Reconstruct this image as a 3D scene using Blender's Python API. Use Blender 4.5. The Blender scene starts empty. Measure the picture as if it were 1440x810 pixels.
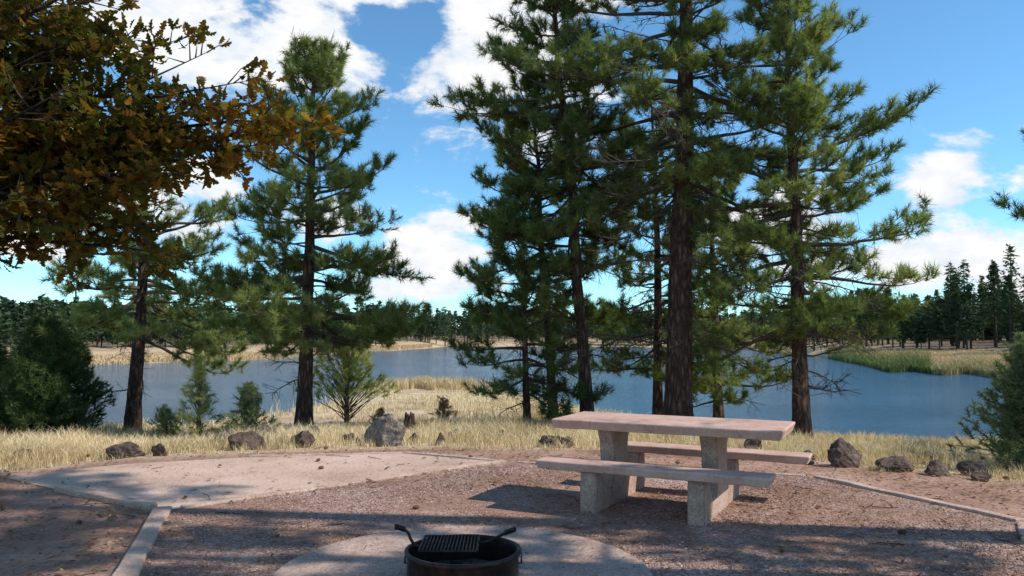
import bpy, bmesh, math, random
import numpy as np
from mathutils import Vector, Matrix, noise as mnoise
random.seed(7); rng=np.random.default_rng(7)
scene=bpy.context.scene
rad=math.radians

# ---------------------------------------------------------------- helpers
def link(o,parent=None):
    scene.collection.objects.link(o)
    if parent: o.parent=parent
    return o
class MB:
    def __init__(s): s.V=[];s.F=[];s.n=0;s.C=[]
    def add(s,V,F,mi=0,col=None,smooth=False):
        V=np.asarray(V,dtype=np.float32).reshape(-1,3); F=np.asarray(F,dtype=np.int64)
        if len(V)==0: return
        if col is None: col=np.full(len(V),0.5)
        col=np.broadcast_to(np.asarray(col,dtype=np.float32),(len(V),)) if np.ndim(col)<2 else col
        s.V.append(V); s.F.append((F+s.n,mi,smooth)); s.C.append(col); s.n+=len(V)
    def build(s,name,mats,parent=None):
        me=bpy.data.meshes.new(name)
        V=np.concatenate(s.V); me.vertices.add(len(V)); me.vertices.foreach_set('co',V.ravel())
        loops=np.concatenate([f.ravel() for f,_,_ in s.F]).astype(np.int32)
        tot=np.concatenate([np.full(len(f),f.shape[1]) for f,_,_ in s.F]).astype(np.int32)
        st=np.concatenate([[0],np.cumsum(tot)[:-1]]).astype(np.int32)
        mi=np.concatenate([np.full(len(f),m) for f,m,_ in s.F]).astype(np.int32)
        sm=np.concatenate([np.full(len(f),q) for f,_,q in s.F]).astype(bool)
        me.loops.add(len(loops)); me.loops.foreach_set('vertex_index',loops)
        me.polygons.add(len(tot)); me.polygons.foreach_set('loop_start',st)
        try: me.polygons.foreach_set('loop_total',tot)
        except Exception: pass
        me.polygons.foreach_set('material_index',mi); me.polygons.foreach_set('use_smooth',sm)
        a=me.attributes.new('var','FLOAT','POINT'); a.data.foreach_set('value',np.concatenate(s.C).astype(np.float32))
        me.update(calc_edges=True)
        for m in mats: me.materials.append(m)
        return link(bpy.data.objects.new(name,me),parent)
def norm(v): 
    v=np.asarray(v,float); return v/np.maximum(np.linalg.norm(v,axis=-1,keepdims=True),1e-9)
def tube(mb,P,R,sides=6,mi=0,col=.5,cap=False):
    P=np.asarray(P,float); R=np.broadcast_to(np.asarray(R,float),(len(P),)); n=len(P)
    T=norm(np.gradient(P,axis=0)); ref=np.array([0.,0,1]) if abs(T[0][2])<.8 else np.array([1.,0,0])
    A=norm(np.cross(T,ref)); B=np.cross(T,A)
    a=np.linspace(0,2*np.pi,sides,endpoint=False)
    V=P[:,None]+R[:,None,None]*(np.cos(a)[None,:,None]*A[:,None]+np.sin(a)[None,:,None]*B[:,None])
    i=np.arange(n-1)[:,None]*sides; j=np.arange(sides)[None]; k=(j+1)%sides
    F=np.stack([i+j,i+k,i+sides+k,i+sides+j],-1).reshape(-1,4)
    mb.add(V.reshape(-1,3),F,mi,col,True)
    if cap:
        mb.add(V[-1],np.arange(sides)[None],mi,col); mb.add(V[0],np.arange(sides)[::-1][None],mi,col)
def prisms(mb,P0,P1,r0,r1,mi=0,col=.5):
    P0=np.asarray(P0,float);P1=np.asarray(P1,float); n=len(P0)
    if n==0: return
    T=norm(P1-P0); A=norm(np.cross(T,np.array([.3,.2,.9]))); B=np.cross(T,A)
    V=np.zeros((n,6,3))
    for k in range(3):
        a=k*2*np.pi/3; d=math.cos(a)*A+math.sin(a)*B
        V[:,k]=P0+d*r0; V[:,3+k]=P1+d*r1
    f=np.array([[0,1,4,3],[1,2,5,4],[2,0,3,5]]); F=(np.arange(n)[:,None,None]*6+f[None]).reshape(-1,4)
    mb.add(V.reshape(-1,3),F,mi,col,True)
_S=[(rng.normal(size=2),rng.uniform(0,6.28)) for _ in range(40)]
def fb(x,y,scale=1.,o=0):
    x=np.asarray(x,float)/scale; y=np.asarray(y,float)/scale; r=0
    for i in range(8):
        (d,p)=_S[(i+o)%40]; f=1.5**(i*.6); r=r+np.sin((x*d[0]+y*d[1])*f+p+1.3*np.sin(x*d[1]*.7+p))/f**.7
    return r/3.2

# ---------------------------------------------------------------- materials
def newmat(name):
    m=bpy.data.materials.new(name); m.use_nodes=True; nt=m.node_tree
    b=nt.nodes['Principled BSDF']; b.inputs['Roughness'].default_value=.9
    try: b.inputs['Specular IOR Level'].default_value=.2
    except Exception: pass
    return m,nt,b
def N(nt,t,**k):
    n=nt.nodes.new(t)
    for a,v in k.items(): setattr(n,a,v)
    return n
def ramp(nt,src,stops):
    r=N(nt,'ShaderNodeValToRGB'); e=r.color_ramp.elements
    while len(e)<len(stops): e.new(.5)
    for x,(p,c) in zip(e,stops): x.position=p; x.color=(*c,1)
    nt.links.new(src,r.inputs[0]); return r.outputs[0]
def noise(nt,scale,detail=4,rough=.6,vec=None,dist=0):
    n=N(nt,'ShaderNodeTexNoise'); n.inputs['Scale'].default_value=scale; n.inputs['Detail'].default_value=detail
    n.inputs['Roughness'].default_value=rough; n.inputs['Distortion'].default_value=dist
    if vec is not None: nt.links.new(vec,n.inputs['Vector'])
    return n.outputs['Fac']
def objco(nt,scale=(1,1,1)):
    t=N(nt,'ShaderNodeTexCoord'); m=N(nt,'ShaderNodeMapping'); m.inputs['Scale'].default_value=scale
    nt.links.new(t.outputs['Object'],m.inputs[0]); return m.outputs[0]
def mix(nt,f,a,b,mode='MIX'):
    m=N(nt,'ShaderNodeMix',data_type='RGBA',blend_type=mode)
    for s,v in ((0,f),(6,a),(7,b)):
        if hasattr(v,'is_linked'): nt.links.new(v,m.inputs[s])
        else: m.inputs[s].default_value=v if s==0 else (*v,1)
    return m.outputs[2]
def math_(nt,op,a,b=None,clamp=False):
    m=N(nt,'ShaderNodeMath',operation=op,use_clamp=clamp)
    for i,v in enumerate((a,b)):
        if v is None: continue
        if hasattr(v,'is_linked'): nt.links.new(v,m.inputs[i])
        else: m.inputs[i].default_value=v
    return m.outputs[0]
def bump(nt,b,h,strength=.5,dist=.02):
    n=N(nt,'ShaderNodeBump'); n.inputs['Strength'].default_value=strength; n.inputs['Distance'].default_value=dist
    nt.links.new(h,n.inputs['Height']); nt.links.new(n.outputs[0],b.inputs['Normal'])
def attr(nt,name='var'):
    a=N(nt,'ShaderNodeAttribute',attribute_name=name); return a
def leafmat(name,stops,trans=.35,rough=.9):
    m,nt,b=newmat(name); c=ramp(nt,attr(nt).outputs['Fac'],stops)
    d=N(nt,'ShaderNodeBsdfDiffuse'); nt.links.new(c,d.inputs[0]); out=nt.nodes['Material Output']
    if trans<=0: nt.links.new(d.outputs[0],out.inputs[0]); return m
    t=N(nt,'ShaderNodeBsdfTranslucent'); c2=mix(nt,1.,c,(1.25,1.3,.7),'MULTIPLY'); nt.links.new(c2,t.inputs[0])
    s=N(nt,'ShaderNodeMixShader'); s.inputs[0].default_value=trans
    nt.links.new(d.outputs[0],s.inputs[1]); nt.links.new(t.outputs[0],s.inputs[2])
    nt.links.new(s.outputs[0],out.inputs[0]); return m
M_needle=leafmat('pine_needles',[(0,(.06,.09,.035)),(.4,(.145,.19,.07)),(.75,(.29,.33,.125)),(1,(.44,.39,.17))],.42)
M_needle_b=leafmat('juniper_foliage',[(0,(.03,.05,.02)),(.5,(.08,.12,.045)),(1,(.14,.20,.08))],.25)
M_oak=leafmat('oak_leaves',[(0,(.045,.055,.015)),(.4,(.095,.095,.022)),(.62,(.17,.10,.022)),(.82,(.25,.12,.022)),(1,(.46,.30,.045))],.45)
M_grass=leafmat('dry_grass_blades',[(0,(.28,.20,.11)),(.3,(.54,.41,.24)),(.7,(.74,.60,.39)),(.9,(.84,.72,.51)),(1,(.20,.20,.09))],.18)
M_reed=leafmat('reed_blades',[(0,(.12,.16,.06)),(.45,(.26,.25,.11)),(1,(.60,.44,.27))],.15)
M_farleaf=leafmat('distant_needles',[(0,(.03,.05,.03)),(.5,(.06,.09,.048)),(1,(.11,.145,.075))],.15)
M_shrub=leafmat('shrub_leaves',[(0,(.09,.12,.06)),(.5,(.19,.23,.12)),(1,(.32,.33,.19))],.3)
M_dead=leafmat('dead_leaves',[(0,(.10,.05,.03)),(.5,(.24,.13,.065)),(1,(.42,.28,.16))],.0)
def barkmat(name,c0,c1,c2):
    m,nt,b=newmat(name); v=objco(nt,(9,9,2.2))
    vo=N(nt,'ShaderNodeTexVoronoi',feature='DISTANCE_TO_EDGE'); vo.inputs['Scale'].default_value=1.1
    nz=noise(nt,3,6,.7,v); 
    dm=N(nt,'ShaderNodeVectorMath',operation='ADD'); nt.links.new(v,dm.inputs[0]); nt.links.new(nz,dm.inputs[1]); nt.links.new(dm.outputs[0],vo.inputs[0])
    h=math_(nt,'MULTIPLY',vo.outputs[0],3.,True); h2=math_(nt,'ADD',h,nz)
    c=ramp(nt,math_(nt,'MULTIPLY',h2,.5),[(.15,c0),(.5,c1),(.85,c2)])
    nt.links.new(c,b.inputs['Base Color']); bump(nt,b,h2,.9,.05); return m
M_bark=barkmat('pine_bark',(.022,.015,.013),(.10,.058,.043),(.22,.13,.09))
M_oakbark=barkmat('oak_bark',(.02,.018,.015),(.06,.05,.04),(.13,.11,.09))
M_twig,_nt,_b=newmat('twig_bark'); _b.inputs['Base Color'].default_value=(.075,.055,.043,1)

def concrete(name,a,b_,c,sc=60,bs=.5,bd=.006,vor=False,stain=True):
    m,nt,b=newmat(name); v=objco(nt)
    n1=noise(nt,3,5,.6,v); n2=noise(nt,sc,3,.7,v)
    k=math_(nt,'ADD',math_(nt,'MULTIPLY',n1,.55),math_(nt,'MULTIPLY',n2,.45))
    col=ramp(nt,k,[(.3,a),(.5,b_),(.7,c)])
    if stain:
        s=ramp(nt,noise(nt,7,7,.72,v,1.2),[(.30,(.55,.52,.50)),(.44,(.92,.91,.90)),(.6,(1,1,1))]); col=mix(nt,.8,col,s,'MULTIPLY')
    h=n2
    if vor:
        vo=N(nt,'ShaderNodeTexVoronoi'); vo.inputs['Scale'].default_value=sc*1.1; nt.links.new(v,vo.inputs[0])
        g=ramp(nt,vo.outputs['Color'],[(.2,(.7,.66,.63)),(.5,(1,.97,.95)),(.85,(1.3,1.25,1.2))]); col=mix(nt,.6,col,g,'MULTIPLY')
        h=math_(nt,'SUBTRACT',1.,vo.outputs['Distance'])
    nt.links.new(col,b.inputs['Base Color']); bump(nt,b,h,bs,bd); return m
M_top=concrete('pink_concrete',(.40,.235,.18),(.55,.355,.28),(.64,.44,.36),35,.3,.005)
M_agg=concrete('exposed_aggregate',(.30,.19,.15),(.43,.295,.23),(.52,.39,.32),60,.7,.008,True)
M_pad=concrete('aggregate_pad',(.32,.215,.17),(.43,.31,.255),(.51,.385,.325),55,.6,.006,True)
M_peb=leafmat('pebbles',[(0,(.14,.08,.065)),(.4,(.33,.21,.17)),(.75,(.48,.34,.29)),(1,(.64,.51,.46))],0.0)

def gravelmat():
    m,nt,b=newmat('gravel_ground'); v=objco(nt)
    n1=noise(nt,.9,5,.65,v); n2=noise(nt,14,5,.75,v); 
    vo=N(nt,'ShaderNodeTexVoronoi'); vo.inputs['Scale'].default_value=46; nt.links.new(v,vo.inputs[0])
    st=ramp(nt,vo.outputs['Color'],[(.15,(.21,.125,.10)),(.45,(.36,.235,.19)),(.7,(.48,.335,.275)),(.95,(.62,.475,.41))])
    needles=ramp(nt,n2,[(.35,(.17,.088,.062)),(.65,(.42,.25,.18))])
    f=ramp(nt,n1,[(.38,(0,0,0)),(.58,(.95,.95,.95))])
    col=mix(nt,f,st,needles); nt.links.new(col,b.inputs['Base Color'])
    h=math_(nt,'ADD',math_(nt,'SUBTRACT',1.,vo.outputs['Distance']),n2); bump(nt,b,h,.8,.014); return m
def dirtmat(name,a,b_,c,d):
    m,nt,b=newmat(name); v=objco(nt); n1=noise(nt,.8,6,.6,v,.4); n2=noise(nt,24,5,.75,v)
    k=math_(nt,'ADD',math_(nt,'MULTIPLY',n1,.55),math_(nt,'MULTIPLY',n2,.45))
    col=ramp(nt,k,[(.34,a),(.46,b_),(.56,c),(.68,d)]); nt.links.new(col,b.inputs['Base Color'])
    bump(nt,b,n2,.8,.02); return m
M_gravel=gravelmat()
M_dirtpad=dirtmat('packed_dirt',(.34,.215,.16),(.54,.37,.285),(.63,.45,.355),(.71,.53,.435))
def groundmat():
    m,nt,b=newmat('ground_soil'); v=objco(nt); n1=noise(nt,.7,6,.6,v,.3); n2=noise(nt,20,5,.75,v); n0=noise(nt,.05,6,.6,v)
    k=math_(nt,'ADD',math_(nt,'MULTIPLY',n1,.5),math_(nt,'MULTIPLY',n2,.5))
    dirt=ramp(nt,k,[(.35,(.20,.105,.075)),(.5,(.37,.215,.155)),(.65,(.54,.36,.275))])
    k2=math_(nt,'ADD',math_(nt,'MULTIPLY',n1,.6),math_(nt,'MULTIPLY',n2,.4))
    gr=ramp(nt,k2,[(.35,(.30,.21,.12)),(.5,(.54,.42,.26)),(.65,(.70,.57,.39))])
    far=ramp(nt,n0,[(.35,(.38,.26,.15)),(.5,(.54,.39,.24)),(.65,(.44,.35,.20))])
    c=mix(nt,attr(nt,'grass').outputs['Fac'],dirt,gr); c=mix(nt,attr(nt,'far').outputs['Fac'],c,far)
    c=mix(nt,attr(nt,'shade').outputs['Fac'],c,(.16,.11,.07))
    nt.links.new(c,b.inputs['Base Color']); bump(nt,b,k,.8,.03); return m
M_ground=groundmat()
def rockmat():
    m,nt,b=newmat('basalt_rock'); v=objco(nt); n1=noise(nt,4,6,.65,v); n2=noise(nt,22,5,.7,v)
    k=math_(nt,'ADD',math_(nt,'MULTIPLY',n1,.5),math_(nt,'MULTIPLY',n2,.5))
    dark=ramp(nt,k,[(.35,(.03,.02,.017)),(.52,(.11,.068,.052)),(.7,(.23,.16,.125))])
    lite=ramp(nt,k,[(.38,(.08,.06,.048)),(.5,(.25,.20,.16)),(.62,(.44,.385,.31))])
    c=mix(nt,attr(nt).outputs['Fac'],dark,lite); nt.links.new(c,b.inputs['Base Color']); bump(nt,b,k,1.,.08); return m
M_rock=rockmat()
def woodmat():
    m,nt,b=newmat('weathered_timber'); v=objco(nt,(1,1,1)); n1=noise(nt,5,6,.7,v); n2=noise(nt,50,4,.7,v)
    k=math_(nt,'ADD',math_(nt,'MULTIPLY',n1,.5),math_(nt,'MULTIPLY',n2,.5))
    c=ramp(nt,k,[(.35,(.26,.165,.125)),(.5,(.48,.335,.26)),(.65,(.64,.49,.40))]); nt.links.new(c,b.inputs['Base Color']); bump(nt,b,k,.8,.015); return m
M_wood=woodmat()
def steel():
    m,nt,b=newmat('sooty_steel'); v=objco(nt); k=noise(nt,14,6,.7,v)
    c=ramp(nt,k,[(.35,(.014,.012,.012)),(.55,(.035,.026,.024)),(.72,(.10,.05,.035))]); nt.links.new(c,b.inputs['Base Color'])
    b.inputs['Metallic'].default_value=.5; b.inputs['Roughness'].default_value=.5; bump(nt,b,k,.4,.004); return m
M_steel=steel()
M_ash=dirtmat('ash',(.02,.02,.02),(.08,.075,.07),(.16,.15,.14),(.28,.27,.26))
M_char,_nt,_b=newmat('charcoal'); _b.inputs['Base Color'].default_value=(.015,.013,.012,1)

# ---------------------------------------------------------------- terrain
YBx=[-40,-14,-8,-5.8,-4.9,-3.5,-1.5,1.5,3.2,4.6,6,9,14,40]; YBy=[6,6.5,8.2,9.0,10.1,10.5,10.9,10.8,10.2,9.2,8.1,6.5,5,4]
NSx=[-90,-20,-12,-9.8,-9,-8.2,-6,-2,-.9,2.2,4.9,9.6,15,40]; NSy=[38,31,30.5,34,42,50,53,51,49,41,34.5,28,25,24.5]
FSt=[-3,-.65,-.56,-.29,-.15,-.06,.25,.38,.43,.48,.63,.68,.74,3]; FSy=[45,76,85,108,160,210,195,130,95,77,68,48,22,0]
def yb(x): return np.interp(x,YBx,YBy)
def ynear(x): return np.interp(x,NSx,NSy)+.5*np.sin(x*1.7)+.3*np.sin(x*4.1)
def yfar(x,y): 
    t=x/np.maximum(y,1); return np.interp(t,FSt,FSy)*(1+.015*np.sin(t*60)+.01*np.sin(t*130))
def terr(x,y):
    x=np.asarray(x,float);y=np.asarray(y,float); b=yb(x)
    s1=np.clip((y-b)/14.5,0,1); z=-1.3*s1+ .06*fb(x,y,1.6)*np.clip((y-b)/2,0,1)
    yn=ynear(x); s2=np.clip((y-b-14.5)/np.maximum(yn-b-14.5,1.5),0,1); z=z-.72*s2
    inl=y>yn; zi=np.maximum(-2.02-.12*(y-yn),-3.2); z=np.where(inl,zi,z)
    yf=yfar(x,y); dd=y-yf
    zf=-2.02+np.clip(dd,0,35)*.045+np.clip(dd-35,0,60)*.012+np.clip(dd-95,0,1000)*.008+.25*fb(x,y,14,5)*np.clip(dd/10,0,1)
    z=np.where((dd>0)&((y>yn)|(x>18)),np.maximum(zf,np.where(inl,-9,z)),np.where(inl&(dd>-10),np.maximum(z,-2.02+dd*.12),z))
    return z
def T(x,y): return float(terr(x,y))
xs=np.concatenate([-np.geomspace(250,2500,9)[::-1],np.arange(-247,-40,3),np.arange(-40,40,.5),np.arange(40,250,3),np.geomspace(251,2500,9)])
ys=np.concatenate([np.arange(-60,-10,5),np.arange(-10,60,.4),np.arange(60,262,2),np.geomspace(265,3000,16)])
X,Y=np.meshgrid(xs,ys); Z=terr(X,Y); nx,ny=len(xs),len(ys)
mb=MB(); i=(np.arange(ny-1)[:,None]*nx+np.arange(nx-1)[None]); F=np.stack([i,i+1,i+nx+1,i+nx],-1).reshape(-1,4)
mb.add(np.stack([X,Y,Z],-1).reshape(-1,3),F,0,None,True)
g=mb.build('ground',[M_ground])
def setattr_(me,n,v):
    a=me.attributes.new(n,'FLOAT','POINT'); a.data.foreach_set('value',np.asarray(v,np.float32).ravel())
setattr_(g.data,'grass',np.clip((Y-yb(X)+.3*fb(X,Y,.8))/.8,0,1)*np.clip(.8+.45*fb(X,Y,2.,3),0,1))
setattr_(g.data,'far',np.clip((Y-58)/5,0,1)); 
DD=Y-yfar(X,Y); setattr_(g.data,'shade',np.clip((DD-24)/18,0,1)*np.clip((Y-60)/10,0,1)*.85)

# lake
def watermat():
    m,nt,b=newmat('lake_water'); b.inputs['Base Color'].default_value=(.03,.085,.14,1); b.inputs['Roughness'].default_value=.1
    b.inputs['IOR'].default_value=1.33; b.inputs['Specular IOR Level'].default_value=.5
    v=objco(nt,(.6,1.5,1)); n1=noise(nt,1.5,5,.68,v); n2=noise(nt,.1,4,.6,v)
    h=math_(nt,'MULTIPLY',n1,math_(nt,'ADD',n2,.05)); bump(nt,b,h,1.,.22); return m
mb=MB(); mb.add([[-600,15,-2],[600,15,-2],[600,300,-2],[-600,300,-2]],[[0,1,2,3]]); mb.build('lake_water',[watermat()])

# ---------------------------------------------------------------- site surfaces
def inpoly(px,py,poly):
    px=np.asarray(px);py=np.asarray(py); r=np.zeros(px.shape,bool); n=len(poly)
    for a in range(n):
        x1,y1=poly[a];x2,y2=poly[(a+1)%n]
        c=((y1>py)!=(y2>py))&(px<(x2-x1)*(py-y1)/((y2-y1) if y2!=y1 else 1e-9)+x1); r^=c
    return r
A=(-.55,-1.0);B=(-3.14,7.18);C=(-.09,9.86);D=(-1.45,10.6);E=(-4.6,8.1);Fp=(3.28,8.87);G=(4.3,6.75)
GP=[A,(4.0,-1.0),(3.4,3.0),(3.95,6.1),G,Fp,C,B]
DP=[B,C,D,(-3.4,10.2),(-4.7,9.7),(-5.6,8.8),E]
def sheet(name,poly,z,mat):
    mb=MB(); mb.add([(x,y,z) for x,y in poly],[list(range(len(poly)))]); return mb.build(name,[mat])
sheet('gravel',GP,.008,M_gravel); sheet('dirt_pad',DP,.006,M_dirtpad)

def bevel_box(dx,dy,dz,bev,seg=2):
    bm=bmesh.new(); bmesh.ops.create_cube(bm,size=1); bmesh.ops.scale(bm,vec=(dx,dy,dz),verts=bm.verts)
    bmesh.ops.bevel(bm,geom=bm.edges[:],offset=bev,segments=seg,affect='EDGES',profile=.6); return bm
def bm_obj(bm,name,mat,parent=None,mw=None,smooth=False):
    me=bpy.data.meshes.new(name); bm.to_mesh(me); bm.free(); me.materials.append(mat)
    if smooth:
        for p in me.polygons: p.use_smooth=True
    o=bpy.data.objects.new(name,me); link(o,parent)
    if mw is not None: o.matrix_local=mw
    return o
def timber(p,q,w=.13,zt=.04,name='timber_edging'):
    p=Vector(p);q=Vector(q); L=(q-p).length; bm=bevel_box(L,w,.14,.012)
    bmesh.ops.subdivide_edges(bm,edges=[e for e in bm.edges if e.calc_length()>L*.8],cuts=22)
    for v in bm.verts:
        v.co.z+=.012*mnoise.noise(Vector((v.co.x*2.3,p.x*3,p.y))); v.co.y+=.02*mnoise.noise(Vector((v.co.x*2.1,p.x*3,5+v.co.y*9)))
    c=(p+q)/2; a=math.atan2(q.y-p.y,q.x-p.x)
    bm_obj(bm,name,M_wood,None,Matrix.Translation((c.x,c.y,zt-.07))@Matrix.Rotation(a,4,'Z'))
def edging(p,q,n,**k):
    p=Vector(p);q=Vector(q)
    for i in range(n): timber(p.lerp(q,i/n+.004),p.lerp(q,(i+1)/n-.004),zt=k.get('zt',.035)+random.uniform(-.006,.006),w=k.get('w',.13))
edging(B,(-2.35,4.7),1,w=.15,zt=.05); edging((-2.33,4.62),A,2,w=.15); edging((-3.02,7.27),C,2,w=.11,zt=.035); edging((-3.25,7.23),E,1,w=.12,zt=.06)
edging((-.16,9.93),D,1,w=.11,zt=.028); edging((3.35,8.80),G,1,w=.10,zt=.034); edging((.05,9.82),Fp,2,w=.09,zt=.022)
edging((4.27,6.66),(3.95,6.1),1,w=.12,zt=.04); edging((3.93,6.02),(3.4,3.0),1)
edging(D,(-3.4,10.25),1,w=.10,zt=.022)

# pebbles and litter
def scatter(n,fn,box):
    x=rng.uniform(box[0],box[1],n);y=rng.uniform(box[2],box[3],n); k=fn(x,y); return x[k],y[k]
octv=np.array([[1,0,0],[0,1,0],[-1,0,0],[0,-1,0],[0,0,1],[0,0,-1.]]);octf=np.array([[0,1,4],[1,2,4],[2,3,4],[3,0,4],[1,0,5],[2,1,5],[3,2,5],[0,3,5]])
def pebbles(name,x,y,smin,smax,z0=.01,mat=None,base=.45):
    n=len(x); s=smin+(smax-smin)*rng.random(n)**3; V=octv[None]+rng.uniform(-.35,.35,(n,6,3)); V=V*s[:,None,None]*rng.uniform(.7,1.3,(n,1,3)); V[:,:,2]*=.55
    a=rng.uniform(0,6.28,n); c,sn=np.cos(a)[:,None],np.sin(a)[:,None]; vx=V[:,:,0]*c-V[:,:,1]*sn; vy=V[:,:,0]*sn+V[:,:,1]*c
    P=np.stack([vx+x[:,None],vy+y[:,None],V[:,:,2]+z0+s[:,None]*.15],-1)
    F=(np.arange(n)[:,None,None]*6+octf[None]).reshape(-1,3); mb=MB(); mb.add(P.reshape(-1,3),F,0,np.repeat(np.clip(base+.2*rng.normal(size=n),0,1),6)); mb.build(name,[mat or M_peb])
PADC=(-.32,5.25);PADR=1.24
inpad=lambda x,y:(x-PADC[0])**2+(y-PADC[1])**2<PADR**2
x,y=scatter(70000,lambda x,y:inpoly(x,y,GP)&~inpad(x,y)&(fb(x,y,.5,2)>-.35+rng.random(len(x))*.6),(-3.4,4.5,3.6,9.9)); pebbles('gravel_pebbles',x,y,.004,.015)
x,y=scatter(4500,lambda x,y:(y<yb(x)+.3)&~inpad(x,y)&~inpoly(x,y,GP),(-8,8,3.6,11)); pebbles('scattered_pebbles',x,y,.006,.024,.0)
x,y=scatter(400,lambda x,y:inpad(x,y),(-2,1.5,4,7)); pebbles('pad_pebbles',x,y,.004,.012,.043)
def litter(name,x,y,L,W,mat,z0,lift=.02):
    n=len(x); a=rng.uniform(0,6.28,n); l=L*rng.uniform(.6,1.3,n); w=W*rng.uniform(.7,1.2,n)
    d=np.stack([np.cos(a),np.sin(a),rng.uniform(-.05,.25,n)],-1); s=np.stack([-np.sin(a),np.cos(a),rng.uniform(-.3,.3,n)],-1)
    c=np.stack([x,y,z0+rng.random(n)*lift],-1); V=np.stack([c-d*l[:,None]/2,c+s*w[:,None]/2,c+d*l[:,None]/2,c-s*w[:,None]/2],1)
    F=(np.arange(n)[:,None]*4+np.arange(4)[None]); mb=MB(); mb.add(V.reshape(-1,3),F,0,np.repeat(rng.random(n),4)); mb.build(name,[mat])
x,y=scatter(12000,lambda x,y:(y<yb(x)+.3)&~inpoly(x,y,GP)&~inpoly(x,y,DP)&~inpad(x,y),(-8,8,3.4,11)); litter('leaf_litter',x,y,.05,.025,M_dead,.012)
x,y=scatter(60000,lambda x,y:(y<yb(x)+.3)&(fb(x,y,.7,4)>-.1)&~inpad(x,y)&~inpoly(x,y,DP),(-8,8,3.4,11)); litter('pine_needle_litter',x,y,.13,.005,M_dead,.018,.012)
x,y=scatter(2200,lambda x,y:inpoly(x,y,DP),(-6,2,4,11)); litter('fallen_needles',x,y,.10,.006,M_dead,.012,.006)
x,y=scatter(900,inpad,(-2,1.5,4,7)); litter('fallen_needles',x,y,.10,.004,M_dead,.045,.006)
x,y=scatter(350,lambda x,y:(y<yb(x)+.3)&~inpad(x,y),(-7,7,3.4,11)); litter('fallen_oak_leaves',x,y,.08,.045,M_dead,.02,.01)
mb=MB(); x,y=scatter(110,lambda x,y:(y<yb(x)+.3)&~inpad(x,y),(-7,7,3.8,11)); n=len(x); a=rng.uniform(0,6.28,n); l=rng.uniform(.05,.2,n)
P0=np.stack([x,y,np.full(n,.016)],-1); P1=P0+np.stack([np.cos(a)*l,np.sin(a)*l,rng.uniform(0,.015,n)],-1); P2=P1+np.stack([np.cos(a+.5)*l*.6,np.sin(a+.5)*l*.6,rng.uniform(-.01,.01,n)],-1)
prisms(mb,P0,P1,.005,.004); prisms(mb,P1,P2,.004,.003); mb.build('fallen_twigs',[M_twig])
mb=MB()
for _ in range(16):
    cx,cy=random.uniform(-6,6),random.uniform(5.5,11)
    if inpad(cx,cy): continue
    a=random.uniform(0,6.28); d=np.array([math.cos(a),math.sin(a),0.]); tube(mb,[np.array([cx,cy,.026])+d*k for k in (-.035,-.025,0,.02,.035)],[.006,.018,.022,.015,.005],7,0,random.random()*.4)
mb.build('pine_cones',[M_dead])

# concrete pad
bm=bmesh.new(); bmesh.ops.create_cone(bm,cap_ends=True,segments=72,radius1=PADR,radius2=PADR,depth=.12)
bmesh.ops.bevel(bm,geom=[e for e in bm.edges if all(v.co.z>0 for v in e.verts)],offset=.015,segments=2,affect='EDGES')
bm_obj(bm,'concrete_pad',M_pad,None,Matrix.Translation((PADC[0],PADC[1],-.02)))

# ---------------------------------------------------------------- fire ring
fr=bpy.data.objects.new('fire_ring',None); link(fr); fr.location=(-.31,5.08,.038)
def lathe(mb,prof,seg=64,mi=0):
    a=np.linspace(0,2*np.pi,seg,endpoint=False); V=np.array([[ (r*math.cos(t),r*math.sin(t),z) for t in a] for r,z in prof])
    n=len(prof); i=np.arange(n-1)[:,None]*seg; j=np.arange(seg)[None];k=(j+1)%seg
    mb.add(V.reshape(-1,3),np.stack([i+j,i+k,i+seg+k,i+seg+j],-1).reshape(-1,4),mi,.5,True)
mb=MB(); lathe(mb,[(.352,0),(.352,.17),(.368,.175),(.368,.195),(.345,.197),(.342,.19),(.342,0)]); mb.build('steel_ring',[M_steel],fr)
mb=MB(); a=np.linspace(0,2*np.pi,40,endpoint=False); 
Rr=np.linspace(0,.341,9); V=np.array([[(r*math.cos(t),r*math.sin(t),.035+.03*mnoise.noise(Vector((r*math.cos(t)*9,r*math.sin(t)*9,0)))) for t in a] for r in Rr])
i=np.arange(8)[:,None]*40;j=np.arange(40)[None];k=(j+1)%40; mb.add(V.reshape(-1,3),np.stack([i+j,i+k,i+40+k,i+40+j],-1).reshape(-1,4),0,.5,True); mb.build('ash_bed',[M_ash],fr)
mb=MB()
for _ in range(9):
    p=np.array([random.uniform(-.2,.2),random.uniform(-.2,.2),.06+random.random()*.03]); t=random.uniform(0,3.14); d=np.array([math.cos(t),math.sin(t),random.uniform(-.1,.1)])*random.uniform(.05,.12)
    tube(mb,[p-d,p,p+d],[.018,.022,.015],7,0,.5,True)
mb.build('charred_sticks',[M_char],fr)
mb=MB(); x0,x1,y0,y1=-.27,.09,-.10,.27; zz=.205
for q in [[(x0,y0,zz),(x1,y0,zz)],[(x1,y0,zz),(x1,y1,zz)],[(x1,y1,zz),(x0,y1,zz)],[(x0,y1,zz),(x0,y0,zz)]]: tube(mb,q,.009,8,0,.5,True)
for t in np.linspace(x0,x1,17)[1:-1]: tube(mb,[(t,y0,zz+.004),(t,y1,zz+.004)],.006,6,0,.5,True)
for t in (.03,.14): tube(mb,[(x0,t,zz-.008),(x1,t,zz-.008)],.006,6,0,.5,True)
mb.build('grill_grate',[M_steel],fr)
mb=MB()
tube(mb,[(-.27,.02,.205),(-.31,.02,.21),(-.335,.02,.25),(-.35,.02,.29),(-.385,.02,.32),(-.43,.02,.335)],.010,8,0,.5,True)
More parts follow.
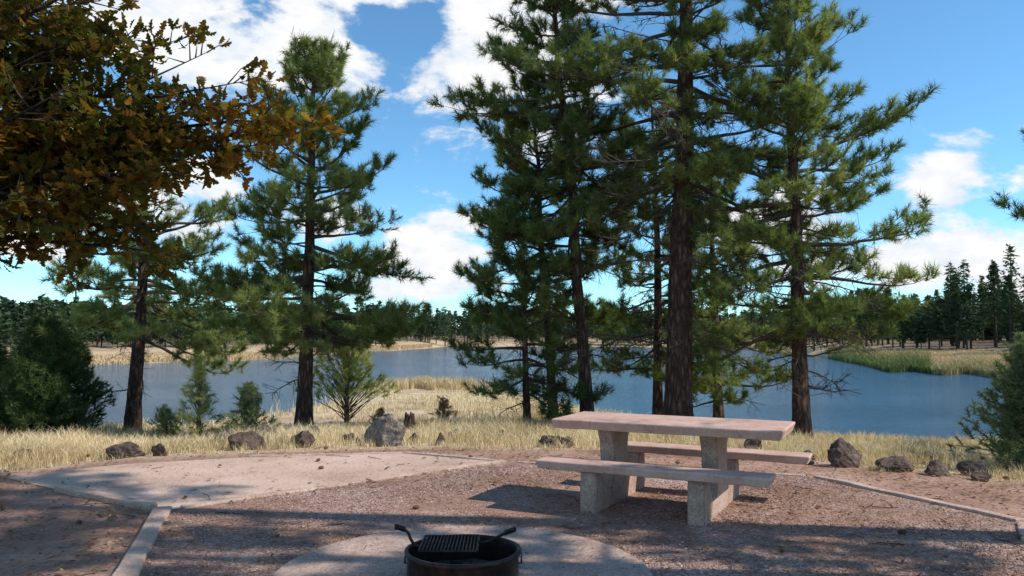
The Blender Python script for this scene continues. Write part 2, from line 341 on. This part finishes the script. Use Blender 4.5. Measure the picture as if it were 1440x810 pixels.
tube(mb,[(.09,.10,.205),(.16,.10,.215),(.22,.10,.245),(.28,.10,.275),(.33,.10,.29)],.010,8,0,.5,True)
def coil(mb,c,d,L,r):
    d=norm(d); u=norm(np.cross(d,[0,0,1.])); w=np.cross(d,u); P=[np.array(c)+d*L*t+ (u*math.cos(t*44)+w*math.sin(t*44))*r for t in np.linspace(0,1,80)]; tube(mb,P,.005,5,0,.5)
coil(mb,(-.37,.02,.31),(-1,0,.3),.07,.014); coil(mb,(.26,.10,.268),(1,0,.35),.08,.014)
for s in (-1,1): tube(mb,[(.34*s,0.02,.10),(.37*s,.02,.10),(.37*s,.02,.2)],.008,6,0,.5,True)
mb.build('grate_handles',[M_steel],fr)

# ---------------------------------------------------------------- picnic table
pt=bpy.data.objects.new('picnic_table',None); link(pt); pt.location=(1.467,7.43,.008); pt.rotation_euler=(0,0,rad(-27))
def slab(name,L,W,H,cx,cy,zt,bev=.016):
    bm=bevel_box(L,W,H,bev,3)
    bmesh.ops.subdivide_edges(bm,edges=[e for e in bm.edges if e.calc_length()>L*.8],cuts=30)
    for v in bm.verts:
        if v.co.z<0: v.co.x*=1-.018; v.co.y*=1-.05
        v.co+=Vector((mnoise.noise(v.co*7),mnoise.noise(v.co*7+Vector((9,0,0))),mnoise.noise(v.co*5+Vector((0,9,0)))))*.003
    bm_obj(bm,name,M_top,pt,Matrix.Translation((cx,cy,zt-H/2)))
slab('table_top',2.10,.84,.085,.02,0.02,.775); slab('near_seat',2.06,.29,.075,0,-.61,.44); slab('far_seat',2.06,.29,.075,0.14,.70,.44)
half=[(.70,-.05),(.705,.19),(.68,.364),(.53,.364),(.49,.25),(.40,.17),(.27,.165),(.215,.24),(.185,.40),(.20,.55),(.27,.689)]
prof=half+[(-y_,z_) for y_,z_ in half[::-1]]
prof=[(y_*(1.06 if y_>.45 else 1),z_) for y_,z_ in prof]
for n,cx in (('left_pedestal',-.54),('right_pedestal',.42)):
    bm=bmesh.new(); th=.075
    f0=[bm.verts.new((cx-th,y_,z_)) for y_,z_ in prof]; f1=[bm.verts.new((cx+th,y_,z_)) for y_,z_ in prof]
    bm.faces.new(f0[::-1]); bm.faces.new(f1)
    for a_ in range(len(prof)): b_=(a_+1)%len(prof); bm.faces.new((f0[a_],f0[b_],f1[b_],f1[a_]))
    bmesh.ops.recalc_face_normals(bm,faces=bm.faces)
    bmesh.ops.bevel(bm,geom=[e for e in bm.edges if len(e.link_faces)==2 and e.calc_face_angle(0)>.9],offset=.012,segments=2,affect='EDGES')
    bm_obj(bm,n,M_agg,pt)
# ---------------------------------------------------------------- rocks
def rock(x,y,sx,sy,sz,lite=.3,seed=0,rot=0,sink=.25,name='rock'):
    r=random.Random(seed); bm=bmesh.new(); bmesh.ops.create_icosphere(bm,subdivisions=4,radius=1)
    pl=[(Vector((r.gauss(0,1),r.gauss(0,1),r.gauss(.2,.7))).normalized(),r.uniform(.5,.8)) for _ in range(11)]
    for v in bm.verts:
        for n_,d_ in pl:
            k=v.co.dot(n_)-d_
            if k>0: v.co-=n_*k*.95
        q=v.co*2.2+Vector((seed,0,0)); v.co*=1+.20*mnoise.noise(q)+.09*mnoise.noise(q*2.7)+.04*mnoise.noise(q*7)
        v.co.x*=sx;v.co.y*=sy;v.co.z*=sz
    me=bpy.data.meshes.new(name); bm.to_mesh(me); bm.free(); me.materials.append(M_rock)
    setattr_(me,'var',np.full(len(me.vertices),lite))
    o=link(bpy.data.objects.new(name,me)); o.location=(x,y,T(x,y)+sz*(1-sink*2)*.6); o.rotation_euler=(r.uniform(-.2,.2),r.uniform(-.2,.2),rot or r.uniform(0,6)) 
    return o
for k,(x,y,s,h,l) in enumerate([(-1.95,11.9,.40,.36,.85),(-3.95,11.7,.30,.23,.2),(-3.15,12.0,.32,.2,.05),(-4.3,13.8,.28,.26,.4),(-5.0,14.0,.27,.24,.4),(-5.3,10.9,.30,.19,.3),
    (-4.75,10.7,.14,.14,.0),(-6.9,11.2,.2,.18,.0),(-2.3,11.9,.1,.12,.2),(-1.08,12.0,.13,.15,.0),(.62,11.8,.32,.16,.0),(-3.65,14.5,.2,.2,.3),(-1.0,13.6,.2,.15,.2),(.9,12.6,.14,.12,.3),
    (-.2,13.5,.25,.14,.1),(4.05,9.65,.27,.25,.15),(4.5,9.35,.35,.14,.2),(4.85,9.1,.2,.12,.2),(3.55,9.8,.19,.11,.25),(3.45,11.4,.22,.18,.0),(5.55,8.3,.17,.09,.0),(5.35,9.2,.22,.14,.2),
    (4.9,11.5,.2,.14,.2),(5.9,11.3,.22,.15,.2),(4.6,12.6,.16,.14,.2),(-3.55,7.05,.09,.06,.4),(-3.43,6.85,.05,.035,.5),(-3.62,6.7,.04,.03,.3),(-1.6,12.9,.12,.11,.1),(2.3,12.2,.15,.11,.1),(-6.2,12.6,.16,.14,.0),
    (6.3,8.9,.2,.12,.2),(-2.7,13.9,.14,.12,.2),(.3,16,.2,.16,.2),(-7.8,12.5,.18,.14,.1),(1.5,12.4,.17,.13,.0),(-2.6,12.6,.15,.13,.1),(-.6,15,.16,.15,.3),(-4.6,12.4,.14,.12,.1),(5.1,8.7,.13,.08,.1),(3.9,10.4,.14,.10,.1)]):
    rock(x,y,s,s*random.uniform(.6,.9),h,l,seed=k*3+1)
mb=MB(); bx,by=-2.0,15.5; bz=T(bx,by)
for a_ in range(6): tube(mb,[(bx+.1*math.cos(a_),by+.1*math.sin(a_),bz-.1),(bx+.06*math.cos(a_),by+.06*math.sin(a_),bz+.2),(bx+.07*math.cos(a_+.3),by+.07*math.sin(a_+.3),bz+.42+.05*math.sin(a_*3))],[.09,.06,.02],6,0,.5,True)
mb.build('tree_stump',[M_bark])

# ---------------------------------------------------------------- vegetation generators
def tuft_templates(K,nt,L0,L1,w,a0,a1,back):
    out=[]
    for _ in range(nt):
        th=np.radians(rng.uniform(a0,a1,K)); ph=rng.uniform(0,2*np.pi,K); L=rng.uniform(L0,L1,K)
        d=np.stack([np.sin(th)*np.cos(ph),np.sin(th)*np.sin(ph),np.cos(th)],-1); b=np.stack([np.zeros(K),np.zeros(K),-rng.random(K)*back],-1)
        s=norm(np.cross(d,rng.normal(size=(K,3))))*w/2
        out.append(np.stack([b+s,b-s,b+d*L[:,None]],1).reshape(-1,3))
    return np.array(out)
TPL=tuft_templates(36,10,.12,.20,.0125,8,88,.16)
TPLf=tuft_templates(60,8,.04,.11,.012,5,85,.16)
def add_tufts(mb,P,Dr,S,tpl,mi,colf,zs=1):
    P=np.asarray(P,float); n=len(P)
    if n==0: return
    Dr=norm(Dr); A=norm(np.cross(Dr,rng.normal(size=(n,3)))); B=np.cross(Dr,A); S=np.asarray(S)
    t=tpl[rng.integers(0,len(tpl),n)]
    V=P[:,None]+S[:,None,None]*(t[:,:,0:1]*A[:,None]+t[:,:,1:2]*B[:,None]+t[:,:,2:3]*Dr[:,None])
    m=V.shape[1]; col=np.repeat(colf,m)+rng.uniform(-.1,.1,n*m)
    mb.add(V.reshape(-1,3),np.arange(n*m).reshape(-1,3),mi,np.clip(col,0,1))
def pine(x,y,H,r0,cb,R,seed,nprim=60,lean=(0,0),dens=1.,ndead=14,prof=None,name='pine_tree',tone=.45,tscale=1.12,gap=.0,asym=None,z0=None,view=0.):
    global rng; rng=np.random.default_rng(seed); r=random.Random(seed); mb=MB(); z0=T(x,y) if z0 is None else z0
    ts=np.linspace(0,1,22); wob=np.cumsum(rng.normal(0,.0035*H,(22,2)),axis=0)*(ts[:,None])
    TP=np.stack([x+lean[0]*ts+wob[:,0],y+lean[1]*ts+wob[:,1],z0-.15+ts*(H+.15)],-1)
    TR=r0*(1-ts)**.75*.9+.012+r0*.45*np.exp(-ts*H/.45)
    ts2=np.linspace(0,1,70); TP2=np.stack([np.interp(ts2,ts,TP[:,k]) for k in range(3)],-1); TR2=np.interp(ts2,ts,TR)*(1+rng.uniform(-.03,.03,70))
    tube(mb,TP2,TR2,14,0)
    at=lambda t:np.array([np.interp(t,ts,TP[:,k]) for k in range(3)]); 
    prof=prof or (lambda u:((1-u)**.8)*min(1,.6+2.2*u)+.06)
    tp,td,tsz,tc=[],[],[],[]; s0,s1=[],[]; w0,w1=[],[]
    for i_ in range(nprim):
        u=(i_+r.random())/nprim; u=u**1.05; t=cb+(1-cb)*u*.985; az=i_*2.39996+r.uniform(-.7,.7)
        L=R*prof(u)*r.choice([.45,.65,.85,1.0,1.1,1.2])*r.uniform(.85,1.08)
        if asym: L*=1+asym[1]*math.cos(az-asym[0])
        if view: L*=1-view*max(0,-math.sin(az))
        if r.random()<gap: continue
        e=rad(-10+55*u**1.3+r.uniform(-18,18)); p=at(t); h=np.array([math.cos(az),math.sin(az),0]); side=np.array([-h[1],h[0],0])
        n=8; P=[p.copy()]; curl=r.uniform(-.2,.2); bd=r.uniform(.04,.14)
        for k in range(n):
            f=k/n; ee=e - .35*math.sin(f*3.14)*(1-u) + bd*k*.6; az_=curl*k*.5
            d=math.cos(ee)*(h*math.cos(az_)+side*math.sin(az_))+np.array([0,0,math.sin(ee)]); P.append(P[-1]+d*L/n+rng.normal(0,.016*L,3)*.5)
        P=np.array(P); rb=max(.012,min(.024*L+.004,.065))
        tube(mb,P,np.linspace(rb,.006,n+1),5,1)
        clump=r.uniform(-.2,.2)+tone
        ns=int((3+L*4.4)*dens)
        for j in range(ns+1):
            s=.42+.58*(j+r.random()*.8)/ (ns+1) if j<ns else 1.
            fi=s*n; k=min(int(fi),n-1); q=P[k]+(P[k+1]-P[k])*(fi-k); dd=P[k+1]-P[k]; dd/=np.linalg.norm(dd)
            sg=1 if j%2 else -1; an=r.uniform(.4,1.2)*sg if j<ns else 0
            hs=norm(np.cross(np.array([0,0,1.]),dd)); d2=norm(dd*math.cos(an)+hs*math.sin(an)+np.array([0,0,r.uniform(-.2,.65)]))
            l2=L*.28*(1.15-s*.6)*r.uniform(.6,1.2)+.15
            e2=q+d2*l2+np.array([0,0,.12*l2]); s0.append(q);s1.append(e2)
            nt_=2+int(l2*6.5*dens)
            for m in range(nt_+1):
                if m<nt_:
                    f=.5+.5*(m+r.random())/nt_; b=q+(e2-q)*f; d3=norm(d2*.7+rng.normal(0,.6,3)+np.array([0,0,.5])); l3=r.uniform(.08,.25)
                    c=b+d3*l3; w0.append(b);w1.append(c)
                else: c=e2; d3=norm(d2+np.array([0,0,.4]))
                if c[2]>at(.985)[2]+.3: continue
                tp.append(c);td.append(d3+np.array([0,0,.2]));tsz.append(r.uniform(.75,1.25)*tscale);tc.append(clump+r.uniform(-.16,.16)+(.35 if r.random()<.03 else 0))
    tp.append(at(1.));td.append([0,0,1]);tsz.append(1.2);tc.append(tone)
    for i_ in range(ndead):
        t=r.uniform(max(.12,cb-.28),cb+.3); az=r.uniform(0,6.28); L=R*r.uniform(.25,.75); p=at(t); d=np.array([math.cos(az),math.sin(az),r.uniform(-.35,.15)])
        P=[p]; 
        for k in range(6): d=norm(d+rng.normal(0,.13,3)+np.array([0,0,-.03])); P.append(P[-1]+d*L/6)
        P=np.array(P); tube(mb,P,np.linspace(.02,.004,7),4,1)
        for j in range(int(6+L*7)):
            k=r.randint(1,5); q=P[k]+(P[k+1]-P[k])*r.random(); e_=q+norm(d+rng.normal(0,.8,3))*r.uniform(.15,.55); s0.append(q);s1.append(e_); w0.append(q+(e_-q)*.6); w1.append(e_+rng.normal(0,.12,3))
    prisms(mb,s0,s1,.009,.004,1); prisms(mb,w0,w1,.005,.003,1)
    add_tufts(mb,tp,td,tsz,TPL,2,np.array(tc))
    return mb.build(name,[M_bark,M_twig,M_needle])

full=lambda u:((1-u)**.62)*min(1,.75+1.2*u)+.05
wide=lambda u:((1-u)**.5)*min(1,.8+.8*u)+.07
pine(-11.0,23,9.2,.24,.32,3.2,11,62,(.3,0),.9,18,wide,tone=.58)
pine(-5.25,20,9.9,.21,.24,2.45,12,108,(.1,.2),.92,18,lambda u:((1-u)**.6)*min(1,.9+.5*u)+.09,tone=.55,view=.25)
pine(.38,19.4,6.0,.09,.16,1.7,15,52,(-.15,0),.85,16,full,tone=.3)
pine(1.1,20.6,9.2,.13,.32,1.9,16,68,(-.6,0),.9,18,wide,tone=.34)
pine(1.85,19.3,12.6,.17,.38,2.3,17,98,(-.6,0),.92,26,wide,tone=.38,asym=(3.14,.15),view=.4)
pine(3.75,18,15.5,.34,.36,4.1,18,104,(.35,.2),.9,66,lambda u:((1-u)**.42)*min(1,.75+.8*u)+.05,tone=.43,gap=.03,view=.75)
pine(4.5,24.5,10.5,.17,.16,2.3,19,60,(0,0),.85,14,full,tone=.38)
pine(6.25,24,8.4,.17,.12,2.2,20,62,(-.1,0),.9,10,full,tone=.54)
pine(6.35,17.4,10.6,.20,.23,2.85,21,100,(.0,0),.9,38,lambda u:((1-u)**.5)*min(1,.75+.8*u)+.06,tone=.5,asym=(0,.05),gap=.03,view=.5)
pine(13.5,17.5,9.5,.2,.35,2.1,22,50,(0,0),.9,10,full,tone=.38)
# pines outside the view to the right, that shade the site
pine(7.2,4.5,11.5,.22,.34,1.4,31,56,(0,0),.85,6,full)
pine(8.4,5.6,17,.28,.66,1.9,32,48,(0,0),.85,6,full)
def bush(name,x,y,H,R,seed,n,mat,tone=.4,tpl=None,ts=1.,trunk=True,cone=.5,zoff=.1):
    global rng; rng=np.random.default_rng(seed); mb=MB(); z0=T(x,y)
    t=rng.random(n)**.85; az=rng.uniform(0,6.28,n); lob=1+.28*np.sin(az*3+seed+t*4)+.2*np.sin(az*5+t*13)
    rr=R*(1-t**1.6*cone*1.9*.55)*np.sqrt(1-np.clip(t-.05,0,1)**3)*lob*rng.random(n)**.4
    P=np.stack([x+rr*np.cos(az),y+rr*np.sin(az),z0+zoff+t*(H-zoff)*(1+.08*np.sin(az*4+seed))],-1)
    D=norm(np.stack([np.cos(az)*.8,np.sin(az)*.8,np.full(n,.7)],-1)+rng.normal(0,.4,(n,3)))
    k=rng.random(n)<.3; c=np.stack([np.full(n,x),np.full(n,y),z0+.05+t*H*.6],-1); prisms(mb,c[k],P[k],.012*H**.5,.003,0)
    tube(mb,[(x,y,z0-.1),(x+.03,y,z0+H*.5),(x,y,z0+H*.9)],[.05*H**.5,.03*H**.5,.008],7,0)
    add_tufts(mb,P,D,rng.uniform(.7,1.3,n)*ts,TPLf if tpl is None else tpl,1,tone+.12*np.sin(az*4+t*7)+rng.uniform(-.15,.15,n))
    return mb.build(name,[M_twig,mat])
bush('juniper_bush',-12.1,20.5,3.0,1.45,41,1900,M_needle_b,.45,ts=1.7)
bush('juniper_bush',-14.3,21.5,2.6,1.5,42,1300,M_needle_b,.5,ts=1.7)
bush('pine_sapling',-7.35,18.6,1.75,.65,43,110,M_needle,.75,TPL,1.1,cone=.9)
bush('shrub',-6.1,18.4,1.25,.66,44,190,M_shrub,.5,ts=1.3)
bush('shrub',-8.2,18.8,.8,.4,45,75,M_shrub,.6,ts=1.3)
bush('young_pine',-5.0,24,2.9,1.2,46,420,M_needle,.75,TPL,1.1,zoff=.9)
bush('juniper_bush',6.75,10.2,1.55,.62,47,600,M_shrub,.3,ts=1.)
bush('juniper_bush',7.6,11.6,1.9,.8,50,600,M_shrub,.35,ts=1.1)
bush('dry_shrub',-1.85,21.5,.75,.4,48,60,M_dead,1.,ts=1.2)
bush('dry_shrub',-3.5,21,.5,.3,49,40,M_dead,1.,ts=1.1)
# ---------------------------------------------------------------- oak
def oak():
    global rng; rng=np.random.default_rng(5); r=random.Random(5); mb=MB(); bx,by=-6.6,6.2
    TP=np.array([(bx,by,-.2),(bx,by,.3),(bx+.1,by,1.2),(bx+.05,by+.1,2.2),(bx+.15,by,3.2),(bx+.3,by,4.6),(bx+.3,by,6.2)]); tube(mb,TP,[.3,.22,.19,.18,.15,.10,.04],12,0)
    ends=[(-1.95,6.3,3.2,1),(-2.35,6.0,3.45,1),(-2.75,6.1,2.95,1),(-3.0,5.8,2.75,1),(-3.15,6.4,3.9,1),(-3.1,5.6,3.7,1.),(-3.7,5.6,2.55,1),(-4.0,6.3,3.5,1),(-3.4,7.0,3.1,1),(-3.9,7.2,4.3,1),(-3.5,6.6,2.5,1),(-4.4,5.8,3.1,1),
      (-3.5,6.0,4.4,1.),(-2.9,6.6,3.4,1),(-3.9,5.4,4.,1),(-4.6,6.8,2.5,1),(-3.4,5.7,4.1,1.1),(-3.0,5.2,3.9,1.),(-3.6,6.2,3.9,1.1),(-4.2,7.6,4.9,1.2),(-3.0,6.2,3.1,1),(-3.3,5.4,3.2,1),(-2.9,5.0,4.2,1.1),(-3.9,7.8,3.0,1),
      (-2.85,6.0,2.75,.9),(-3.15,6.3,2.5,.9),(-2.55,6.3,2.95,.9),(-2.1,6.2,3.05,.8),(-3.4,5.9,2.6,1),(-2.6,5.9,3.6,1),(-1.75,6.3,3.3,.7),(-3.0,6.6,2.3,.7),
      (-8,8,5,1.3),(-9,5,5,1.3),(-7,4,6,1.3),(-6,6,7.3,1.3)]
    LP,LD=[],[]; w0,w1=[],[]
    for ex,ey,ez,sc in ends:
        e=np.array([ex,ey,ez]); s=np.array([bx+.1,by,min(ez-.1,2.2+.6*r.random()+ (ez>5)*2)]); n=10; P=[]
        mid=(s+e)/2+np.array([0,0,.25])+rng.normal(0,.15,3)
        for k in range(n+1): t=k/n; P.append((1-t)**2*s+2*t*(1-t)*mid+t*t*e+rng.normal(0,.025,3)*(t>0))
        P=np.array(P); L=np.linalg.norm(e-s); tube(mb,P,np.linspace(.055 if ez<5 else .07,.006,n+1),6,0)
        ns=22
        for j in range(ns+1):
            t=.33+.67*j/ns; k=min(int(t*n),n-1); q=P[k]+(P[k+1]-P[k])*(t*n-k); dd=norm(P[k+1]-P[k])
            d2=norm(dd*r.uniform(.4,1)+rng.normal(0,.62,3)*np.array([1,1,.8])) if j<ns else dd; l2=r.uniform(.25,.62)*sc*(1.15-.55*t); e2=q+d2*l2
            w0.append(q);w1.append(e2)
            for m in range(5):
                f=.3+.7*(m+1)/5; b=q+(e2-q)*f; d3=norm(d2+rng.normal(0,.7,3)); l3=r.uniform(.08,.2); c=b+d3*l3; w0.append(b);w1.append(c)
                for _ in range(r.randint(3,7)):
                    LP.append(b+(c-b)*r.uniform(.5,1.05)+rng.normal(0,.012,3)); LD.append(d3+rng.normal(0,.75,3)+np.array([0,0,-.2]))
    prisms(mb,w0,w1,.007,.003,1)
    half=[(0,0),(.10,.04),(.26,.17),(.34,.09),(.48,.27),(.56,.13),(.70,.28),(.78,.14),(.90,.14),(1,0)]
    tl=np.array([[a,b,0] for a,b in half]+[[a,-b,0] for a,b in half[-2:0:-1]]); tl[:,2]=-.25*tl[:,0]**2+abs(tl[:,1])*.35
    LP=np.array(LP);LD=norm(LD);n=len(LP); A=norm(np.cross(LD,rng.normal(size=(n,3))*.6+np.array([0,0,1.]))); B=np.cross(LD,A); S=rng.uniform(.08,.14,n)
    V=LP[:,None]+S[:,None,None]*(tl[None,:,0:1]*LD[:,None]+tl[None,:,1:2]*A[:,None]+tl[None,:,2:3]*B[:,None]); m=len(tl)
    hN=len(half); F=[]
    for a_ in range(1,hN-2): F.append([a_,a_+1,m-(a_+1),m-a_])
    F=np.array(F); Ft=np.array([[0,1,m-1],[hN-2,hN-1,hN]])
    yel=np.clip(.46+.24*fb(LP[:,0]*3,LP[:,2]*3,.8,7)+rng.normal(0,.15,n)+.40*np.clip(LP[:,0]+2.9,0,1)*(LP[:,2]<4.3),0,1)
    off=np.arange(n)[:,None,None]*m; cv=np.repeat(yel,m)
    mb.add(V.reshape(-1,3),(off+F[None]).reshape(-1,4),2,cv); mb.add(V.reshape(-1,3),(off+Ft[None]).reshape(-1,3),2,cv)
    return mb.build('oak_tree',[M_oakbark,M_twig,M_oak])
oak()
# ---------------------------------------------------------------- grass
def blades(mb,x,y,z,h,w,mi,col,lean=.35):
    n=len(x); a=rng.uniform(0,6.28,n); l=rng.uniform(.05,lean,n)*h; b=rng.uniform(0,6.28,n)
    base=np.stack([x,y,z-.02],-1); s=np.stack([np.cos(b),np.sin(b),np.zeros(n)],-1)*w[:,None]/2; d=np.stack([np.cos(a)*l,np.sin(a)*l,np.zeros(n)],-1)
    up=np.zeros((n,3)); up[:,2]=h; mid=base+up*.6+d*.35; tip=base+up*(1-.15*rng.random(n)[:,None])+d*1.3
    V=np.stack([base-s,base+s,mid+s*.8,mid-s*.8,tip],1); o=np.arange(n)[:,None]*5; c=np.repeat(col,5)
    mb.add(V.reshape(-1,3),o+np.array([0,1,2,3])[None],mi,c); 
    mb.F.append((o+np.array([3,2,4])[None]+mb.n-len(V)*5,mi,False))
def grass():
    global rng; rng=np.random.default_rng(77); mb=MB()
    def region(nc,y0,y1,per,hmin,hmax,w,sp):
        y=rng.uniform(y0,y1,nc); x=rng.uniform(-1,1,nc)*(y*.74+2.5); d=fb(x,y,1.1,9)
        edge=y-yb(x)-.45*fb(x,y,.5,4); k=(edge>0)&(y<ynear(x)-.2)&(d+rng.random(nc)*1.1>.15)&((y-yfar(x,y))<0)
        k&=rng.random(nc)<np.clip(.12+edge*.45,0,1)
        x,y,d,edge=x[k],y[k],d[k],edge[k]; n=len(x); hh=(hmin+(hmax-hmin)*rng.random(n))*np.clip(.75+.55*d,.35,1.5)*np.clip(.35+edge*.4,.35,1); cc=.55+.3*fb(x,y,1.8,12)+rng.uniform(-.2,.2,n)
        X_=np.repeat(x,per)+rng.normal(0,sp,n*per);Y_=np.repeat(y,per)+rng.normal(0,sp,n*per); H_=np.repeat(hh,per)*rng.uniform(.5,1.15,n*per)
        c=np.clip(np.repeat(cc,per)+rng.uniform(-.25,.25,n*per),0,.9); gsel=rng.random(n*per)<.03; c[gsel]=1
        blades(mb,X_,Y_,terr(X_,Y_),H_,w*rng.uniform(.7,1.3,n*per),0,c,.7)
    region(16000,7,15,14,.13,.41,.007,.05); region(13000,15,24,12,.15,.43,.012,.08); region(8500,24,54,10,.15,.44,.022,.15)
    return mb.build('meadow_grass',[M_grass])
grass()
def reeds():
    global rng; rng=np.random.default_rng(78); mb=MB()
    n=44000; t=rng.uniform(.40,.72,n); q=rng.random(n)**1.4; y=np.interp(t,FSt,FSy)+(-4+32*q)+2*np.sin(t*90); x=t*y
    z=np.maximum(terr(x,y),-2.05); col=np.clip(np.where(t<.53,.2,.8)+.9*(q-.25)+rng.normal(0,.15,n),0,1); blades(mb,x,y,z,rng.uniform(.3,1.1,n)*(1.-.6*q),np.full(n,.09),0,col,.4)
    n=22000; t=rng.uniform(-.72,-.1,n); y=np.interp(t,FSt,FSy)+rng.uniform(0,14,n); x=t*y; blades(mb,x,y,terr(x,y),rng.uniform(.2,.6,n),np.full(n,.12),0,np.clip(rng.normal(.97,.06,n),0,1),.4)
    mb.build('lakeside_reeds',[M_reed])
reeds()
def pointreeds():
    global rng; rng=np.random.default_rng(79); mb=MB(); n=3500; x=rng.normal(-5.2,1.9,n); y=ynear(x)-rng.random(n)*3.2
    blades(mb,x,y,terr(x,y),rng.uniform(.3,.95,n),np.full(n,.035),0,np.clip(rng.normal(.45,.15,n),0,.9),.4); mb.build('tall_dry_grass',[M_grass])
pointreeds()
# ---------------------------------------------------------------- distant forest
def forest():
    global rng; rng=np.random.default_rng(90); mb=MB()
    def put(x,y,H,R,n,sz,cb):
        z0=T(x,y); t=rng.random(n)**.9; az=rng.uniform(0,6.28,n); lob=1+.3*np.sin(az*2+x)+.25*np.sin(t*17+y+az)
        rr=R*((1-t)**.65)*lob*rng.random(n)**.45; P=np.stack([x+rr*np.cos(az),y+rr*np.sin(az),z0+H*(cb+(1-cb)*t)],-1)
        V=P[:,None]+rng.normal(0,sz,(n,3,3))*np.array([1,1,.6]); mb.add(V.reshape(-1,3),np.arange(n*3).reshape(-1,3),1,np.clip(np.repeat(rng.uniform(.2,.7)+.3*(rng.random(n)-.5)+.25*(t-.5),3),0,1))
        tube(mb,[(x,y,z0-.3),(x,y,z0+H*.5),(x,y,z0+H*.95)],[.02*H,.013*H,.03],5,0)
    for _ in range(210):
        t=rng.uniform(.36,.85); y=np.interp(t,FSt,FSy); y=max(y,60)+rng.uniform(28,90); h=rng.choice([5.5,7,8.5,10,11.5])*rng.uniform(.9,1.1)*(1.12 if t>.55 else .82)
        put(t*y,y,h,h*rng.uniform(.16,.25),400,.26,rng.uniform(.12,.35))
    for _ in range(440):
        t=rng.uniform(-.95,.40); y=np.interp(t,FSt,FSy)+ (rng.uniform(26,90) if t<-.2 else rng.uniform(6,70)); h=rng.uniform(4.5,7.8)*(1 if t<-.2 else 1.35)
        put(t*y,y,h,h*rng.uniform(.17,.27),230,.36,rng.uniform(.05,.25))
    for _ in range(650):
        t=rng.uniform(-1,1.); y=max(np.interp(t,FSt,FSy),60)+rng.uniform(70,150); h=rng.uniform(6,9); put(t*y,y,h,h*.3,110,.7,.05)
    mb.build('distant_forest',[M_twig,M_farleaf])
forest()
# ---------------------------------------------------------------- light, sky
SE=43; SA=98
S=Vector((math.cos(rad(SE))*math.sin(rad(SA)),math.cos(rad(SE))*math.cos(rad(SA)),math.sin(rad(SE))))
L=bpy.data.lights.new('sun','SUN'); L.energy=5.0; L.angle=rad(.53); L.color=(1,.95,.87); lo=link(bpy.data.objects.new('sun',L)); lo.rotation_euler=(-S).to_track_quat('-Z','Y').to_euler()
w=bpy.data.worlds.new('World'); scene.world=w; w.use_nodes=True; nt=w.node_tree; nt.nodes.clear()
sky=N(nt,'ShaderNodeTexSky',sky_type='NISHITA',sun_disc=False); sky.sun_elevation=rad(SE); sky.sun_rotation=rad(SA); sky.altitude=2200; sky.air_density=1.; sky.dust_density=.1; sky.ozone_density=2.0
tint=mix(nt,1.,sky.outputs[0],(.86,1.28,1.36),'MULTIPLY')
bg=N(nt,'ShaderNodeBackground'); bg.inputs[1].default_value=.15; nt.links.new(tint,bg.inputs[0])
tc=N(nt,'ShaderNodeTexCoord'); dirv=tc.outputs['Generated']
mp=N(nt,'ShaderNodeMapping'); mp.inputs['Scale'].default_value=(1,1,2.0); nt.links.new(dirv,mp.inputs[0])
fn=noise(nt,9,9,.6,mp.outputs[0],.3); fn2=noise(nt,22,6,.6,mp.outputs[0])
cl=[(-17,20.5,9,4.6),(-25,21,8,5),(-1.2,18.8,7.5,6.6),(2,23.8,9,2.2),(-9,23.8,5,1.6),(-5.6,6.6,4.8,3.4),(-6,3.2,6,1.6),(29.4,10.9,4.4,2.8),(29,4.6,12,2.6),(34,3.,6,1.5),(-26,10,7,4),(18.5,7.6,6,3.2),(-33,6,5,2),(60,20,14,6),(-70,25,16,7),(110,25,20,8),(180,30,25,9),(-130,28,18,8),(-14,8,4,2.2)]
cur=None
for az,el,rx,rz in cl:
    az,el,rx,rz=map(rad,(az,el,rx,rz)); c=(math.cos(el)*math.sin(az),math.cos(el)*math.cos(az),math.sin(el))
    s=N(nt,'ShaderNodeVectorMath',operation='SUBTRACT'); nt.links.new(dirv,s.inputs[0]); s.inputs[1].default_value=c
    m=N(nt,'ShaderNodeVectorMath',operation='MULTIPLY'); nt.links.new(s.outputs[0],m.inputs[0]); m.inputs[1].default_value=(1/rx,1/rx,1/rz)
    l=N(nt,'ShaderNodeVectorMath',operation='LENGTH'); nt.links.new(m.outputs[0],l.inputs[0])
    v=math_(nt,'SUBTRACT',1.,l.outputs['Value']); cur=v if cur is None else math_(nt,'MAXIMUM',cur,v)
base=math_(nt,'MAXIMUM',cur,-1.2)
dens=math_(nt,'ADD',base,math_(nt,'MULTIPLY',math_(nt,'SUBTRACT',fn,.5),3.4))
mr=N(nt,'ShaderNodeMapRange',interpolation_type='SMOOTHSTEP'); mr.inputs['From Min'].default_value=.0; mr.inputs['From Max'].default_value=.5; nt.links.new(dens,mr.inputs['Value'])
ccol=ramp(nt,math_(nt,'ADD',math_(nt,'MULTIPLY',fn2,.8),math_(nt,'MULTIPLY',dens,.15)),[(.3,(.72,.80,.92)),(.45,(.9,.94,.99)),(.55,(1,1,1))])
bc=N(nt,'ShaderNodeBackground'); nt.links.new(ccol,bc.inputs[0]); bc.inputs[1].default_value=1.0
ms=N(nt,'ShaderNodeMixShader'); nt.links.new(mr.outputs[0],ms.inputs[0]); nt.links.new(bg.outputs[0],ms.inputs[1]); nt.links.new(bc.outputs[0],ms.inputs[2])
ow=N(nt,'ShaderNodeOutputWorld'); nt.links.new(ms.outputs[0],ow.inputs[0])
# ---------------------------------------------------------------- camera
cam=bpy.data.cameras.new('camera'); cam.lens=27.7; cam.sensor_width=36; cam.clip_end=6000; cam.clip_start=.05
co=link(bpy.data.objects.new('camera',cam)); co.location=(0,0,1.6); co.rotation_euler=(rad(93.25),0,0); scene.camera=co
scene.view_settings.view_transform='Standard'; scene.view_settings.look='None'; scene.view_settings.exposure=0
